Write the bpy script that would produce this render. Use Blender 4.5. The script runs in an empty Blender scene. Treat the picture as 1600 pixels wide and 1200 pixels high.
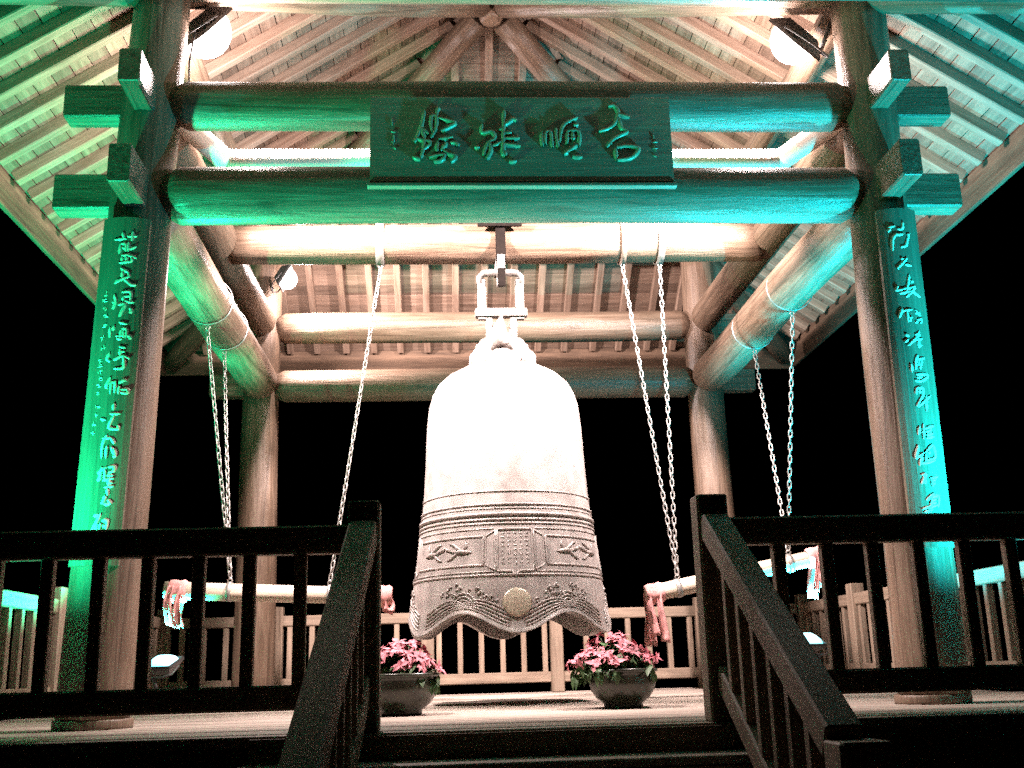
import bpy, math, random
from mathutils import Vector, Matrix
random.seed(11)
sc = bpy.context.scene
R = math.radians

# ------------------------------------------------------------------ camera, sky, exposure
cam_d = bpy.data.cameras.new('camera')
cam_d.sensor_width = 36.0
cam_d.lens = 38.13
cam_d.clip_end = 2000.0
cam = bpy.data.objects.new('camera', cam_d)
sc.collection.objects.link(cam)
YAW, PITCH, ROLL = 0.063, 0.256, -0.028
fw = Vector((math.sin(YAW) * math.cos(PITCH), math.cos(YAW) * math.cos(PITCH), math.sin(PITCH)))
rt = Vector((math.cos(YAW), -math.sin(YAW), 0.0))
up = rt.cross(fw)
cr, sr = math.cos(ROLL), math.sin(ROLL)
rt, up = rt * cr + up * sr, up * cr - rt * sr
m = Matrix((rt, up, -fw)).transposed().to_4x4()
m.translation = Vector((-0.481, -9.297, 0.282))
cam.matrix_world = m
sc.camera = cam

world = bpy.data.worlds.new('World')
sc.world = world
world.use_nodes = True
wn = world.node_tree
wn.nodes.clear()
sky = wn.nodes.new('ShaderNodeTexSky')
sky.sky_type = 'NISHITA'
sky.sun_disc = False
sky.sun_elevation = R(-9.0)
sky.sun_rotation = R(200)
bg = wn.nodes.new('ShaderNodeBackground')
bg.inputs['Strength'].default_value = 0.006
wo = wn.nodes.new('ShaderNodeOutputWorld')
wn.links.new(sky.outputs[0], bg.inputs[0])
wn.links.new(bg.outputs[0], wo.inputs[0])

sc.view_settings.view_transform = 'Standard'
sc.view_settings.look = 'None'
sc.view_settings.exposure = -0.28
sc.view_settings.gamma = 1.0
sc.view_settings.use_curve_mapping = False
sc.cycles.max_bounces = 4
sc.cycles.diffuse_bounces = 3
sc.cycles.glossy_bounces = 2
sc.cycles.sample_clamp_indirect = 4.0
sc.cycles.use_light_tree = False
sc.cycles.use_denoising = False      # a phone picture at night: the grain stays
sc.cycles.use_adaptive_sampling = True
sc.cycles.adaptive_threshold = 0.015
sc.cycles.caustics_reflective = False
sc.cycles.caustics_refractive = False

# ------------------------------------------------------------------ materials
def new_mat(name):
    mt = bpy.data.materials.new(name)
    mt.use_nodes = True
    nt = mt.node_tree
    b = nt.nodes['Principled BSDF']
    return mt, nt, b

def wood(name, dark, light, rough=0.55, scale=(24, 24, 1.9), bump=0.25, vary=0.35, gloss=0.4, cracks=0.0):
    """streaks run along local z; every object gets its own shade and its own piece of the grain"""
    mt, nt, b = new_mat(name)
    N, L = nt.nodes, nt.links
    tc = N.new('ShaderNodeTexCoord'); oi = N.new('ShaderNodeObjectInfo')
    off = N.new('ShaderNodeVectorMath'); off.operation = 'ADD'
    mul = N.new('ShaderNodeMath'); mul.operation = 'MULTIPLY'; mul.inputs[1].default_value = 37.0
    L.new(oi.outputs['Random'], mul.inputs[0])
    L.new(tc.outputs['Object'], off.inputs[0]); L.new(mul.outputs[0], off.inputs[1])
    mp = N.new('ShaderNodeMapping'); mp.inputs['Scale'].default_value = scale
    L.new(off.outputs[0], mp.inputs[0])
    n1 = N.new('ShaderNodeTexNoise'); n1.inputs['Scale'].default_value = 1.0; n1.inputs['Detail'].default_value = 5; n1.inputs['Roughness'].default_value = 0.68; n1.inputs['Distortion'].default_value = 0.4
    L.new(mp.outputs[0], n1.inputs['Vector'])
    n2 = N.new('ShaderNodeTexNoise'); n2.inputs['Scale'].default_value = 1.6; n2.inputs['Detail'].default_value = 1
    L.new(off.outputs[0], n2.inputs['Vector'])
    rp = N.new('ShaderNodeValToRGB')
    rp.color_ramp.elements[0].position = 0.30; rp.color_ramp.elements[0].color = (*dark, 1)
    rp.color_ramp.elements[1].position = 0.70; rp.color_ramp.elements[1].color = (*light, 1)
    L.new(n1.outputs[0], rp.inputs[0])
    hs = N.new('ShaderNodeHueSaturation')
    v = N.new('ShaderNodeMath'); v.operation = 'MULTIPLY_ADD'; v.inputs[1].default_value = vary; v.inputs[2].default_value = 1.0 - vary * 0.75
    L.new(oi.outputs['Random'], v.inputs[0])
    v2 = N.new('ShaderNodeMath'); v2.operation = 'MULTIPLY_ADD'; v2.inputs[1].default_value = 0.5
    L.new(n2.outputs[0], v2.inputs[0])
    v3 = N.new('ShaderNodeMath'); v3.operation = 'SUBTRACT'; v3.inputs[1].default_value = 0.25
    L.new(v.outputs[0], v3.inputs[0]); L.new(v3.outputs[0], v2.inputs[2])
    L.new(v2.outputs[0], hs.inputs['Value']); L.new(rp.outputs[0], hs.inputs['Color'])
    L.new(hs.outputs[0], b.inputs['Base Color'])
    rr = N.new('ShaderNodeMath'); rr.operation = 'MULTIPLY_ADD'; rr.inputs[1].default_value = 0.3; rr.inputs[2].default_value = rough - 0.15
    L.new(n1.outputs[0], rr.inputs[0]); L.new(rr.outputs[0], b.inputs['Roughness'])
    b.inputs['Specular IOR Level'].default_value = gloss
    bp = N.new('ShaderNodeBump'); bp.inputs['Strength'].default_value = bump; bp.inputs['Distance'].default_value = 0.02
    L.new(n1.outputs[0], bp.inputs['Height']); L.new(bp.outputs[0], b.inputs['Normal'])
    if cracks:
        mp2 = N.new('ShaderNodeMapping'); mp2.inputs['Scale'].default_value = (6, 6, 0.16)
        L.new(off.outputs[0], mp2.inputs[0])
        vo = N.new('ShaderNodeTexVoronoi'); vo.feature = 'DISTANCE_TO_EDGE'; vo.inputs['Scale'].default_value = 1.0
        L.new(mp2.outputs[0], vo.inputs['Vector'])
        cr_ = N.new('ShaderNodeMapRange'); cr_.inputs[1].default_value = 0.0; cr_.inputs[2].default_value = 0.025; cr_.inputs[3].default_value = 1 - cracks; cr_.inputs[4].default_value = 1.0
        L.new(vo.outputs[0], cr_.inputs[0])
        mx = N.new('ShaderNodeMix'); mx.data_type = 'RGBA'; mx.blend_type = 'MULTIPLY'; mx.inputs[0].default_value = 1.0
        L.new(hs.outputs[0], mx.inputs[6]); L.new(cr_.outputs[0], mx.inputs[7]); L.new(mx.outputs[2], b.inputs['Base Color'])
    return mt

def plain(name, col, rough=0.5, metal=0.0, noise=12.0, amount=0.3, bump=0.1, spec=0.5):
    mt, nt, b = new_mat(name)
    N, L = nt.nodes, nt.links
    tc = N.new('ShaderNodeTexCoord')
    n1 = N.new('ShaderNodeTexNoise'); n1.inputs['Scale'].default_value = noise; n1.inputs['Detail'].default_value = 3
    L.new(tc.outputs['Object'], n1.inputs['Vector'])
    rp = N.new('ShaderNodeValToRGB')
    rp.color_ramp.elements[0].position = 0.3; rp.color_ramp.elements[1].position = 0.7
    rp.color_ramp.elements[0].color = (*[c * (1 - amount) for c in col], 1)
    rp.color_ramp.elements[1].color = (*[min(1, c * (1 + amount)) for c in col], 1)
    L.new(n1.outputs[0], rp.inputs[0]); L.new(rp.outputs[0], b.inputs['Base Color'])
    b.inputs['Roughness'].default_value = rough; b.inputs['Metallic'].default_value = metal
    b.inputs['Specular IOR Level'].default_value = spec
    bp = N.new('ShaderNodeBump'); bp.inputs['Strength'].default_value = bump; bp.inputs['Distance'].default_value = 0.01
    L.new(n1.outputs[0], bp.inputs['Height']); L.new(bp.outputs[0], b.inputs['Normal'])
    return mt

def glow(name, col, strength, lights=False):
    mt, nt, b = new_mat(name)
    b.inputs['Base Color'].default_value = (0.8, 0.8, 0.8, 1)
    b.inputs['Emission Color'].default_value = (*col, 1)
    b.inputs['Emission Strength'].default_value = strength
    mt.cycles.emission_sampling = 'FRONT' if lights else 'NONE'
    return mt

M = {
    'log': wood('log_wood', (0.10, 0.065, 0.043), (0.225, 0.158, 0.112), rough=0.42, bump=0.45, gloss=0.45, cracks=0.45, vary=0.15),
    'roof': wood('roof_wood', (0.12, 0.078, 0.055), (0.265, 0.188, 0.142), rough=0.65, bump=0.3, gloss=0.25, vary=0.5),
    'rafter': wood('rafter_wood', (0.155, 0.10, 0.07), (0.295, 0.212, 0.16), rough=0.6, bump=0.25, gloss=0.3, vary=0.25),
    'deck': wood('deck_wood', (0.31, 0.25, 0.205), (0.50, 0.425, 0.365), rough=0.6, bump=0.3, vary=0.3, gloss=0.3),
    'rail': wood('rail_wood', (0.19, 0.14, 0.10), (0.36, 0.275, 0.205), rough=0.6, bump=0.3, vary=0.2, gloss=0.3),
    'board': wood('couplet_wood', (0.13, 0.105, 0.075), (0.23, 0.19, 0.14), rough=0.42, bump=0.2, vary=0.1, gloss=0.5, scale=(30, 30, 1.5)),
    'pale_log': wood('lamplight_pale_log', (0.60, 0.52, 0.46), (0.80, 0.73, 0.67), rough=0.5, bump=0.2, vary=0.1, gloss=0.3),  # inner tie: lamp light painted in as a much paler wood colour
    'eave': wood('weathered_eave_board', (0.06, 0.038, 0.025), (0.16, 0.105, 0.07), rough=0.75, bump=0.4, gloss=0.2),
    'paint': plain('lettering_paint', (0.75, 0.70, 0.56), rough=0.4, noise=40),
    'plaque_paint': plain('plaque_lettering_paint', (0.30, 0.26, 0.18), rough=0.35, noise=40),
    'mallet': wood('mallet_wood', (0.40, 0.32, 0.24), (0.60, 0.50, 0.40), rough=0.5, bump=0.2, vary=0.1),
    'bell': plain('cast_bronze', (0.40, 0.36, 0.335), rough=0.45, metal=0.2, noise=9, amount=0.22, bump=0.12),
    'medal': plain('medallion_metal', (0.50, 0.43, 0.33), rough=0.4, metal=0.25, noise=30, amount=0.15),
    'steel': plain('dark_steel', (0.007, 0.005, 0.004), rough=0.9, metal=0.0, noise=20, spec=0.1),
    'zinc': plain('galvanised_steel', (0.30, 0.285, 0.265), rough=0.45, metal=0.5, noise=30, amount=0.2),
    'rope': plain('old_rope', (0.16, 0.12, 0.09), rough=0.9, noise=60),
    'red': plain('red_cloth', (0.70, 0.33, 0.31), rough=0.8, noise=14, amount=0.35),
    'pot': plain('glazed_pot', (0.024, 0.026, 0.016), rough=0.3, noise=10, amount=0.5, spec=0.6),
    'soil': plain('potting_soil', (0.05, 0.035, 0.025), rough=0.95, noise=50),
    'bract': plain('poinsettia_bract', (0.52, 0.165, 0.20), rough=0.65, noise=9, amount=0.5),
    'leaf': plain('poinsettia_leaf', (0.05, 0.10, 0.035), rough=0.55, noise=9, amount=0.4),
    'stem': plain('plant_stem', (0.07, 0.08, 0.04), rough=0.7),
    'stone': plain('grey_stone', (0.30, 0.28, 0.26), rough=0.8, noise=14),
    'tile': plain('roof_covering', (0.06, 0.055, 0.05), rough=0.8, noise=6),
    'ground': plain('dark_paving', (0.06, 0.058, 0.055), rough=0.9, noise=3),
    'fixture': plain('lamp_housing', (0.05, 0.05, 0.05), rough=0.45, metal=0.2, noise=20),
    'warm_glass': glow('warm_lamp_glass', (1.0, 0.88, 0.83), 22.0),
    'teal_glass': glow('teal_lamp_glass', (0.16, 0.85, 1.0), 5.0),
}

# ------------------------------------------------------------------ builders
col = sc.collection

class MB:
    def __init__(s): s.v, s.f, s.smooth = [], [], []
    def add(s, vs, fs, smooth=False):
        o = len(s.v)
        s.v += [tuple(v) for v in vs]
        s.f += [tuple(i + o for i in f) for f in fs]
        s.smooth += [smooth] * len(fs)
        return s
    def box(s, x0, x1, y0, y1, z0, z1, bev=0.0):
        b = min(bev, (x1 - x0) * .4, (y1 - y0) * .4, (z1 - z0) * .4)
        if b <= 0:
            vs = [(x, y, z) for z in (z0, z1) for x, y in ((x0, y0), (x1, y0), (x1, y1), (x0, y1))]
            return s.add(vs, [(3, 2, 1, 0), (4, 5, 6, 7), (0, 1, 5, 4), (1, 2, 6, 5), (2, 3, 7, 6), (3, 0, 4, 7)])
        # edges along the long (z) direction are chamfered
        ring = [(x0 + b, y0), (x1 - b, y0), (x1, y0 + b), (x1, y1 - b), (x1 - b, y1), (x0 + b, y1), (x0, y1 - b), (x0, y0 + b)]
        cx, cy = (x0 + x1) / 2, (y0 + y1) / 2
        def sh(k): return [(cx + (x - cx) * k, cy + (y - cy) * k) for x, y in ring]
        kk = 1 - b / max(x1 - x0, y1 - y0)
        lay = [(sh(kk), z0), (ring, z0 + b * .7), (ring, z1 - b * .7), (sh(kk), z1)]
        vs = [(x, y, z) for r_, z in lay for x, y in r_]
        fs = [tuple(reversed(range(8))), tuple(range(24, 32))]
        for k in range(3):
            for i in range(8):
                j = (i + 1) % 8
                fs.append((k * 8 + i, k * 8 + j, k * 8 + 8 + j, k * 8 + 8 + i))
        return s.add(vs, fs)
    def lathe(s, prof, n=24, cap=True, wob=0.0, seed=0, c=(0, 0)):
        rnd = random.Random(seed)
        ph = [rnd.uniform(0, 6.28) for _ in range(6)]
        vs = []
        for k, (r_, z) in enumerate(prof):
            ox = wob * math.sin(z * 1.7 + ph[0]) * .6; oy = wob * math.sin(z * 1.3 + ph[1]) * .6
            for i in range(n):
                a = 2 * math.pi * i / n
                w = 1 + (wob / max(r_, .01)) * (.35 * math.sin(2 * a + ph[2] + z * .8) + .25 * math.sin(3 * a + ph[3] - z) + .2 * math.sin(5 * a + ph[4] + 2 * z))
                vs.append((c[0] + ox + r_ * w * math.cos(a), c[1] + oy + r_ * w * math.sin(a), z))
        fs = []
        for k in range(len(prof) - 1):
            for i in range(n):
                j = (i + 1) % n
                fs.append((k * n + i, k * n + j, k * n + n + j, k * n + n + i))
        s.add(vs, fs, True)
        if cap:
            o = len(s.v) - len(vs)
            s.f += [tuple(reversed(range(o, o + n))), tuple(range(o + (len(prof) - 1) * n, o + len(prof) * n))]
            s.smooth += [False, False]
        return s
    def tube(s, pts, rad, n=8, closed=False, cap=True):
        P = [Vector(p) for p in pts]
        K = len(P)
        rads = rad if isinstance(rad, (list, tuple)) else [rad] * K
        vs = []
        ref = None
        for k in range(K):
            if closed: t = P[(k + 1) % K] - P[k - 1]
            else: t = P[min(k + 1, K - 1)] - P[max(k - 1, 0)]
            t.normalize()
            if ref is None:
                ref = t.orthogonal().normalized()
            ref = (ref - t * ref.dot(t)).normalized()
            b = t.cross(ref)
            for i in range(n):
                a = 2 * math.pi * i / n
                vs.append(P[k] + (ref * math.cos(a) + b * math.sin(a)) * rads[k])
        fs = []
        for k in range(K if closed else K - 1):
            q = (k + 1) % K
            for i in range(n):
                j = (i + 1) % n
                fs.append((k * n + i, k * n + j, q * n + j, q * n + i))
        s.add(vs, fs, True)
        if cap and not closed:
            o = len(s.v) - len(vs)
            s.f += [tuple(reversed(range(o, o + n))), tuple(range(o + (K - 1) * n, o + K * n))]
            s.smooth += [False, False]
        return s
    def mesh(s, name, mat):
        me = bpy.data.meshes.new(name)
        me.from_pydata(s.v, [], s.f)
        me.materials.append(M[mat])
        me.polygons.foreach_set('use_smooth', s.smooth)
        me.update()
        return me
    def build(s, name, mat, parent=None, mw=None):
        return link(name, s.mesh(name, mat), parent, mw)

def link(name, me, parent=None, mw=None):
    o = bpy.data.objects.new(name, me)
    col.objects.link(o)
    if parent is not None: o.parent = parent
    if mw is not None:
        o.matrix_basis = mw
    return o

def empty(name, loc=(0, 0, 0)):
    o = bpy.data.objects.new(name, None)
    o.empty_display_size = 0.2
    o.location = loc
    col.objects.link(o)
    return o

def tag(o, label=None, cat=None, group=None, kind=None):
    if label: o['label'] = label
    if cat: o['category'] = cat
    if group: o['group'] = group
    if kind: o['kind'] = kind
    return o

def frame(a, b):
    """matrix at a, local z towards b, local y as near to world up as can be"""
    a, b = Vector(a), Vector(b)
    z = (b - a).normalized()
    u = Vector((0, 0, 1)) if abs(z.z) < .95 else Vector((0, 1, 0))
    x = u.cross(z).normalized()
    y = z.cross(x)
    mm = Matrix((x, y, z)).transposed().to_4x4()
    mm.translation = a
    return mm, (b - a).length

def rel(mw, parent):
    """parents sit unrotated at their location"""
    return Matrix.Translation(-Vector(parent.location)) @ mw

def log_mb(L, r0, r1, n=22, seg=14, wob=0.012, seed=0, shoulder=0.0):
    prof = []
    for k in range(seg + 1):
        t = k / seg
        z = t * L
        r_ = r0 + (r1 - r0) * t
        prof.append((r_, z))
    if shoulder:
        prof = [p for p in prof if shoulder * 1.05 < p[1] < L - shoulder * 1.05]
        prof = [(r0 * .70, 0.0), (r0 * .98, shoulder * .9), (r0, shoulder)] + prof + [(r1, L - shoulder), (r1 * .98, L - shoulder * .9), (r1 * .70, L)]
    return MB().lathe(prof, n, True, wob, seed)
# carved writing, strokes in millimetres on each board
PLAQUE_CHARS = [[[-859,143,-856,92],[-862,52,-833,48],[-846,26,-849,-46],[-846,-60,-829,-75],[-864,-24,-839,-13]],[[-641,198,-659,100,-695,-2,-712,-31],[-668,78,-616,27],[-668,92,-643,-31,-670,-146],[-722,-132,-670,-153],[-702,-2,-604,-31,-669,-96],[-589,173,-602,114,-593,42],[-545,225,-562,188,-566,78,-603,-2],[-549,147,-444,115,-477,86,-537,49],[-609,155,-572,166],[-551,-9,-458,9],[-557,-24,-562,-103],[-472,-31,-433,-38,-426,-59],[-519,-88,-493,-110,-441,-131,-474,-175],[-617,-139,-552,-121,-513,-124,-539,-160,-585,-167],[-498,-31,-538,-96]],[[-262,101,-263,42,-200,50,-181,-1,-222,-30,-249,-95,-253,-124],[-315,-66,-282,-66],[-215,-30,-210,-88,-237,-153],[-196,-59,-136,-23],[-113,204,-120,87,-128,-102,-125,-117],[-113,94,-58,142,-32,124],[-153,57,-113,79],[-114,36,-68,43],[-115,-1,-16,3],[-123,-41,-11,-55],[-117,-95,-112,-131],[-93,-167,-40,-163]],[[133,44,133,-58],[156,44,151,0,153,-44],[156,44,189,44,199,-66],[227,73,228,0,239,-65],[374,154,292,110,260,51,247,-29],[345,95,379,103],[303,51,296,-44],[303,51,377,51,375,-58],[321,0,354,0],[336,44,337,-14],[366,-43,318,-80,273,-116],[329,-131,395,-134]],[[584,237,628,241,652,192,628,118,579,74,511,52],[652,178,725,156],[650,155,667,82,712,52],[712,52,615,1,559,-65],[618,-72,624,-159],[626,-65,693,-54,773,-72,722,-137,628,-156]],[[879,31,878,1],[873,-21,903,-20],[881,-50,889,-94],[871,-115,893,-130],[867,-72,904,-64]]]
LEFT_CHARS = [[[-55,2981,19,2986],[-7,3028,3,2986],[23,3002,81,3007],[54,3034,55,2970],[-14,2949,-15,2878],[-14,2949,17,2949,23,2896],[-1,2923,20,2923],[35,2960,38,2896],[39,2912,82,2938],[-1,2870,40,2875,89,2859],[5,2864,3,2833],[31,2864,31,2838],[63,2859,65,2833],[-14,2822,68,2835]],[[2,2787,52,2758],[15,2764,14,2721],[52,2758,52,2732,20,2716,-29,2684],[-6,2711,-24,2687],[27,2716,69,2682,100,2679]],[[-20,2609,-10,2563,-23,2510],[-31,2558,-4,2561],[22,2626,73,2631,76,2569],[33,2597,67,2603],[44,2569,98,2563],[8,2541,50,2552,34,2501,21,2462],[75,2524,89,2510,78,2490],[33,2597,38,2569]],[[-28,2394,-21,2326],[-2,2405,-12,2371],[25,2428,73,2419],[44,2388,71,2383,73,2326],[45,2383,38,2337],[12,2337,93,2343,92,2320],[19,2323,51,2318],[56,2377,58,2326]],[[-14,2230,-26,2191,-4,2174],[37,2270,76,2264],[46,2253,50,2213],[37,2236,73,2241],[11,2179,60,2213,103,2196],[68,2213,74,2140,18,2128]],[[6,2072,-15,2017,-4,2007],[9,2038,14,2033,15,1965],[38,2049,40,1970],[9,2038,39,2044],[55,2038,88,2061,92,2049],[62,2017,61,1965],[68,1996,109,2001,105,1978,70,1978]],[[41,1907,41,1866],[23,1842,82,1846],[47,1833,25,1768,38,1752,78,1752,72,1772],[-30,1813,3,1805]],[[-7,1690,43,1694],[18,1711,0,1654,1,1564],[24,1645,27,1564],[43,1694,66,1658],[48,1637,75,1588,60,1580],[64,1629,80,1576]],[[-16,1474,13,1498,35,1514],[7,1514,1,1449,-13,1433],[28,1498,29,1441],[42,1514,77,1519,72,1490,45,1482],[39,1465,77,1465],[18,1433,79,1449],[29,1392,83,1400],[56,1449,52,1400],[43,1416,77,1420]],[[41,1343,39,1318,24,1289],[27,1326,49,1334],[49,1384,56,1343],[38,1289,76,1294],[58,1318,80,1292]],[[27,1236,-8,1146,-26,1130],[-14,1220,20,1228],[17,1171,8,1130],[31,1179,28,1130],[38,1187,64,1195,65,1138],[41,1159,63,1163]]]
LEFT_SMALL=[[[-75,2623,-72,2602],[-75,2619,-72,2599],[-88,2607,-67,2610],[-74,2640,-71,2620]],[[-97,2572,-76,2575],[-95,2592,-92,2572],[-83,2567,-62,2569],[-87,2583,-66,2585]],[[-81,2535,-78,2515],[-79,2530,-76,2510],[-65,2528,-62,2508],[-71,2518,-68,2498]],[[-66,2464,-45,2467],[-60,2485,-58,2465],[-83,2478,-62,2480],[-79,2466,-58,2469]],[[-73,2408,-53,2411],[-70,2404,-50,2407],[-76,2399,-56,2401],[-68,2416,-48,2419]],[[-63,2349,-60,2328],[-71,2334,-68,2314],[-86,2333,-65,2336],[-74,2330,-71,2309]],[[-54,2284,-52,2263],[-69,2261,-49,2264],[-64,2261,-44,2263],[-70,2268,-68,2248]],[[-79,2175,-59,2178],[-71,2179,-68,2158],[-73,2194,-71,2174],[-85,2187,-65,2189]],[[-62,2164,-59,2144],[-68,2143,-49,2146],[-83,2142,-63,2144],[-72,2158,-69,2137]],[[-67,2116,-47,2119],[-68,2114,-49,2116],[-58,2113,-55,2092],[-74,2118,-72,2097]],[[-64,2070,-44,2073],[-59,2056,-40,2059],[-64,2077,-61,2056],[-64,2082,-61,2061]],[[-80,2024,-61,2026],[-57,2029,-55,2010],[-77,2031,-58,2033],[-67,2012,-48,2015]],[[-71,1968,-51,1970],[-66,1978,-64,1960],[-73,1979,-54,1982],[-71,1969,-52,1972]],[[-57,1886,-38,1888],[-68,1899,-66,1880],[-63,1890,-43,1893],[-55,1893,-53,1874]],[[-66,1835,-47,1837],[-64,1843,-62,1824],[-58,1840,-56,1821],[-62,1850,-60,1832]],[[-73,1773,-53,1775],[-76,1778,-57,1780],[-78,1787,-76,1768],[-70,1796,-68,1777]],[[-66,1725,-63,1706],[-81,1736,-79,1718],[-76,1724,-57,1727],[-69,1739,-67,1720]]]
RIGHT_CHARS = [[[-74,3050,-35,3059],[-83,3021,-64,3039],[21,3085,13,3039,-20,3033],[-24,3003,-57,2968,-67,2881],[-42,2992,17,2998],[58,3003,33,2939,25,2916,-11,2904],[39,2992,64,3001]],[[21,2828,-19,2787,-52,2752],[4,2784,50,2775],[-21,2822,-3,2822]],[[22,2708,5,2635,-6,2594],[-59,2635,-65,2606,-3,2618],[31,2664,49,2664],[-4,2612,56,2629,29,2594,-16,2553],[-53,2582,29,2594,89,2559]],[[-48,2478,-73,2416],[-47,2460,16,2472],[-22,2466,-19,2379],[-9,2416,12,2413],[-11,2398,7,2398],[39,2466,72,2429],[37,2447,69,2453],[44,2398,79,2407,63,2373],[37,2391,38,2373]],[[-45,2304,-23,2286],[-58,2248,-31,2267],[48,2323,25,2280,-42,2224],[15,2298,58,2304],[-2,2261,66,2273],[37,2280,32,2205],[25,2230,55,2224]],[[17,2158,2,2130,-8,2062],[14,2130,64,2143],[44,2130,19,2062],[-32,2099,-32,2044],[20,2124,18,2087],[-9,2031,75,2028,23,1988,-16,1994],[-5,2012,31,2012]],[[-23,1901,-13,1938,23,1938,18,1894,-26,1820],[-2,1932,8,1907],[78,1894,-20,1817],[42,1888,33,1783]],[[-24,1689,-35,1634],[2,1704,-7,1607],[5,1675,78,1697],[13,1655,54,1668],[14,1634,65,1648],[11,1614,69,1628],[50,1697,36,1614]],[[-44,1567,-69,1485],[-69,1485,-15,1519],[-31,1505,-48,1438],[-8,1519,48,1570,58,1492,-8,1472],[-6,1512,-9,1465],[13,1519,28,1526],[-46,1451,56,1472]],[[-42,1376,-20,1383,-49,1322],[-34,1356,-24,1322],[5,1356,60,1370],[10,1343,40,1349],[8,1322,37,1329],[19,1356,16,1302]],[[21,1264,-34,1220],[-18,1234,47,1247,34,1173],[-6,1220,30,1227],[-9,1200,28,1207],[-63,1166,40,1193],[5,1247,-17,1139],[-52,1146,1,1166]]]

# ================================================================== LARGE STRUCTURE
g = MB().box(-300, 300, -300, 300, -1.6, -1.25).build('ground', 'ground')
tag(g, kind='structure')

# ---- deck: frame with planks laid left to right
EDGE = 3.87
deck = MB()
for x in (-3.6, -1.8, 0.0, 1.8, 3.6): deck.box(x - .06, x + .06, -EDGE + .09, EDGE - .09, -.30, -.052)
deck.box(-EDGE + .06, EDGE - .06, -EDGE + .05, -EDGE + .085, -1.25, -.051)
deck.box(-EDGE + .06, EDGE - .06, EDGE - .085, EDGE - .05, -1.25, -.051)
deck.box(-EDGE + .02, -EDGE + .055, -EDGE + .05, EDGE - .05, -1.25, -.051)
deck.box(EDGE - .055, EDGE - .02, -EDGE + .05, EDGE - .05, -1.25, -.051)
deck = deck.build('deck', 'rail')
tag(deck, kind='structure')
NP = 52
pw = 2 * EDGE / NP
plank_mb = MB().box(-.025, .025, -pw / 2 + .004, pw / 2 - .004, 0, 2 * EDGE + .02, .006)
plank_me = plank_mb.mesh('plank', 'deck')
for k in range(NP):
    y = -EDGE + pw * (k + .5)
    dz = random.uniform(-.003, .003)
    mm = Matrix.Translation((-EDGE - .01 + random.uniform(-.008, .008), y, -.025 + dz)) @ Matrix(((0, 0, 1, 0), (0, 1, 0, 0), (-1, 0, 0, 0), (0, 0, 0, 1)))
    link('plank', plank_me, deck, mm)

# ---- stairs down to the ground in front of the gap in the railing
stairs = MB()
run, rise = .31, .156
NT = 7
for sx in (-1.28, 1.28):
    vs = []
    for x in (sx - .03, sx + .03):
        vs += [(x, -EDGE + .0, -.16), (x, -EDGE + .0, -.50), (x, -EDGE - run * NT, -1.25), (x, -EDGE - run * NT, -1.10)]
    stairs.add(vs, [(0, 1, 2, 3), (7, 6, 5, 4), (0, 4, 5, 1), (1, 5, 6, 2), (2, 6, 7, 3), (3, 7, 4, 0)])
stairs = stairs.build('stairs', 'rail')
tag(stairs, kind='structure')
tread_me = MB().box(-.02, .02, -run / 2 - .01, run / 2 + .005, 0, 2.9, .006).mesh('tread', 'deck')
riser_me = MB().box(-rise / 2 + .021, rise / 2 - .021, -.012, .012, 0, 2.84).mesh('riser', 'rail')
FL = Matrix(((0, 0, 1, 0), (0, 1, 0, 0), (-1, 0, 0, 0), (0, 0, 0, 1)))
for k in range(NT):
    y = -EDGE - .02 - run * (k + .5)
    z = -rise * (k + 1)
    link('tread', tread_me, stairs, Matrix.Translation((-1.45, y, z + .012)) @ FL)
    link('riser', riser_me, stairs, Matrix.Translation((-1.42, y + run / 2 - .01, z + rise / 2 + .01)) @ FL)

# ---- pavilion
pav = empty('bell_pavilion')
tag(pav, 'open square timber bell pavilion with log columns, tie beams and a pyramid roof', 'pavilion')
COLS = {  # foot and head of each column
    'fl': ((-2.575, -2.5), (-2.44, -2.48)), 'fr': ((2.49, -2.5), (2.55, -2.48)),
    'bl': ((-2.52, 2.5), (-2.52, 2.5)), 'br': ((2.48, 2.5), (2.46, 2.5))}
HEAD = 4.93
for i, (k, (f_, h_)) in enumerate(COLS.items()):
    mm, L = frame((*f_, .06), (*h_, HEAD))
    log_mb(L, .215, .185, n=28, seg=22, wob=.012, seed=20 + i).build('column', 'log', pav, mm)
    MB().lathe([(.225, 0.001), (.228, .02), (.228, .05), (.222, .058)], 28).build('column_base', 'log', pav, Matrix.Translation((*f_, 0)))
def colx(k, z):
    f_, h_ = COLS[k]
    t = z / HEAD
    return Vector((f_[0] + (h_[0] - f_[0]) * t, f_[1] + (h_[1] - f_[1]) * t, z))
def tie(k0, k1, z0, z1, r_, tw, th, stub, seed):
    """round beam between two columns, squared tenons through both ending in square heads"""
    a, b = colx(k0, z0), colx(k1, z1)
    d = (b - a).normalized()
    mm, L = frame(a + d * .14, b - d * .14)
    mb = log_mb(L, r_, r_, n=28, seg=22, wob=.010, seed=seed, shoulder=.11)
    mb.box(-tw / 2, tw / 2, -th / 2, th / 2, -.14 - stub, .20, .012)
    mb.box(-tw / 2, tw / 2, -th / 2, th / 2, L - .20, L + .14 + stub, .012)
    return mb.build('tie_beam', 'log', pav, mm)
tie('fl', 'fr', 3.395, 3.40, .192, .17, .25, .56, 1)
tie('fl', 'fr', 4.06, 4.08, .168, .17, .24, .56, 2)
tie('bl', 'br', 3.38, 3.38, .178, .17, .25, .56, 3)
tie('bl', 'br', 4.05, 4.05, .172, .17, .24, .56, 4)
tie('fl', 'bl', 3.37, 3.38, .200, .14, .26, .56, 5)
tie('fr', 'br', 3.41, 3.40, .200, .14, .26, .56, 6)
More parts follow.
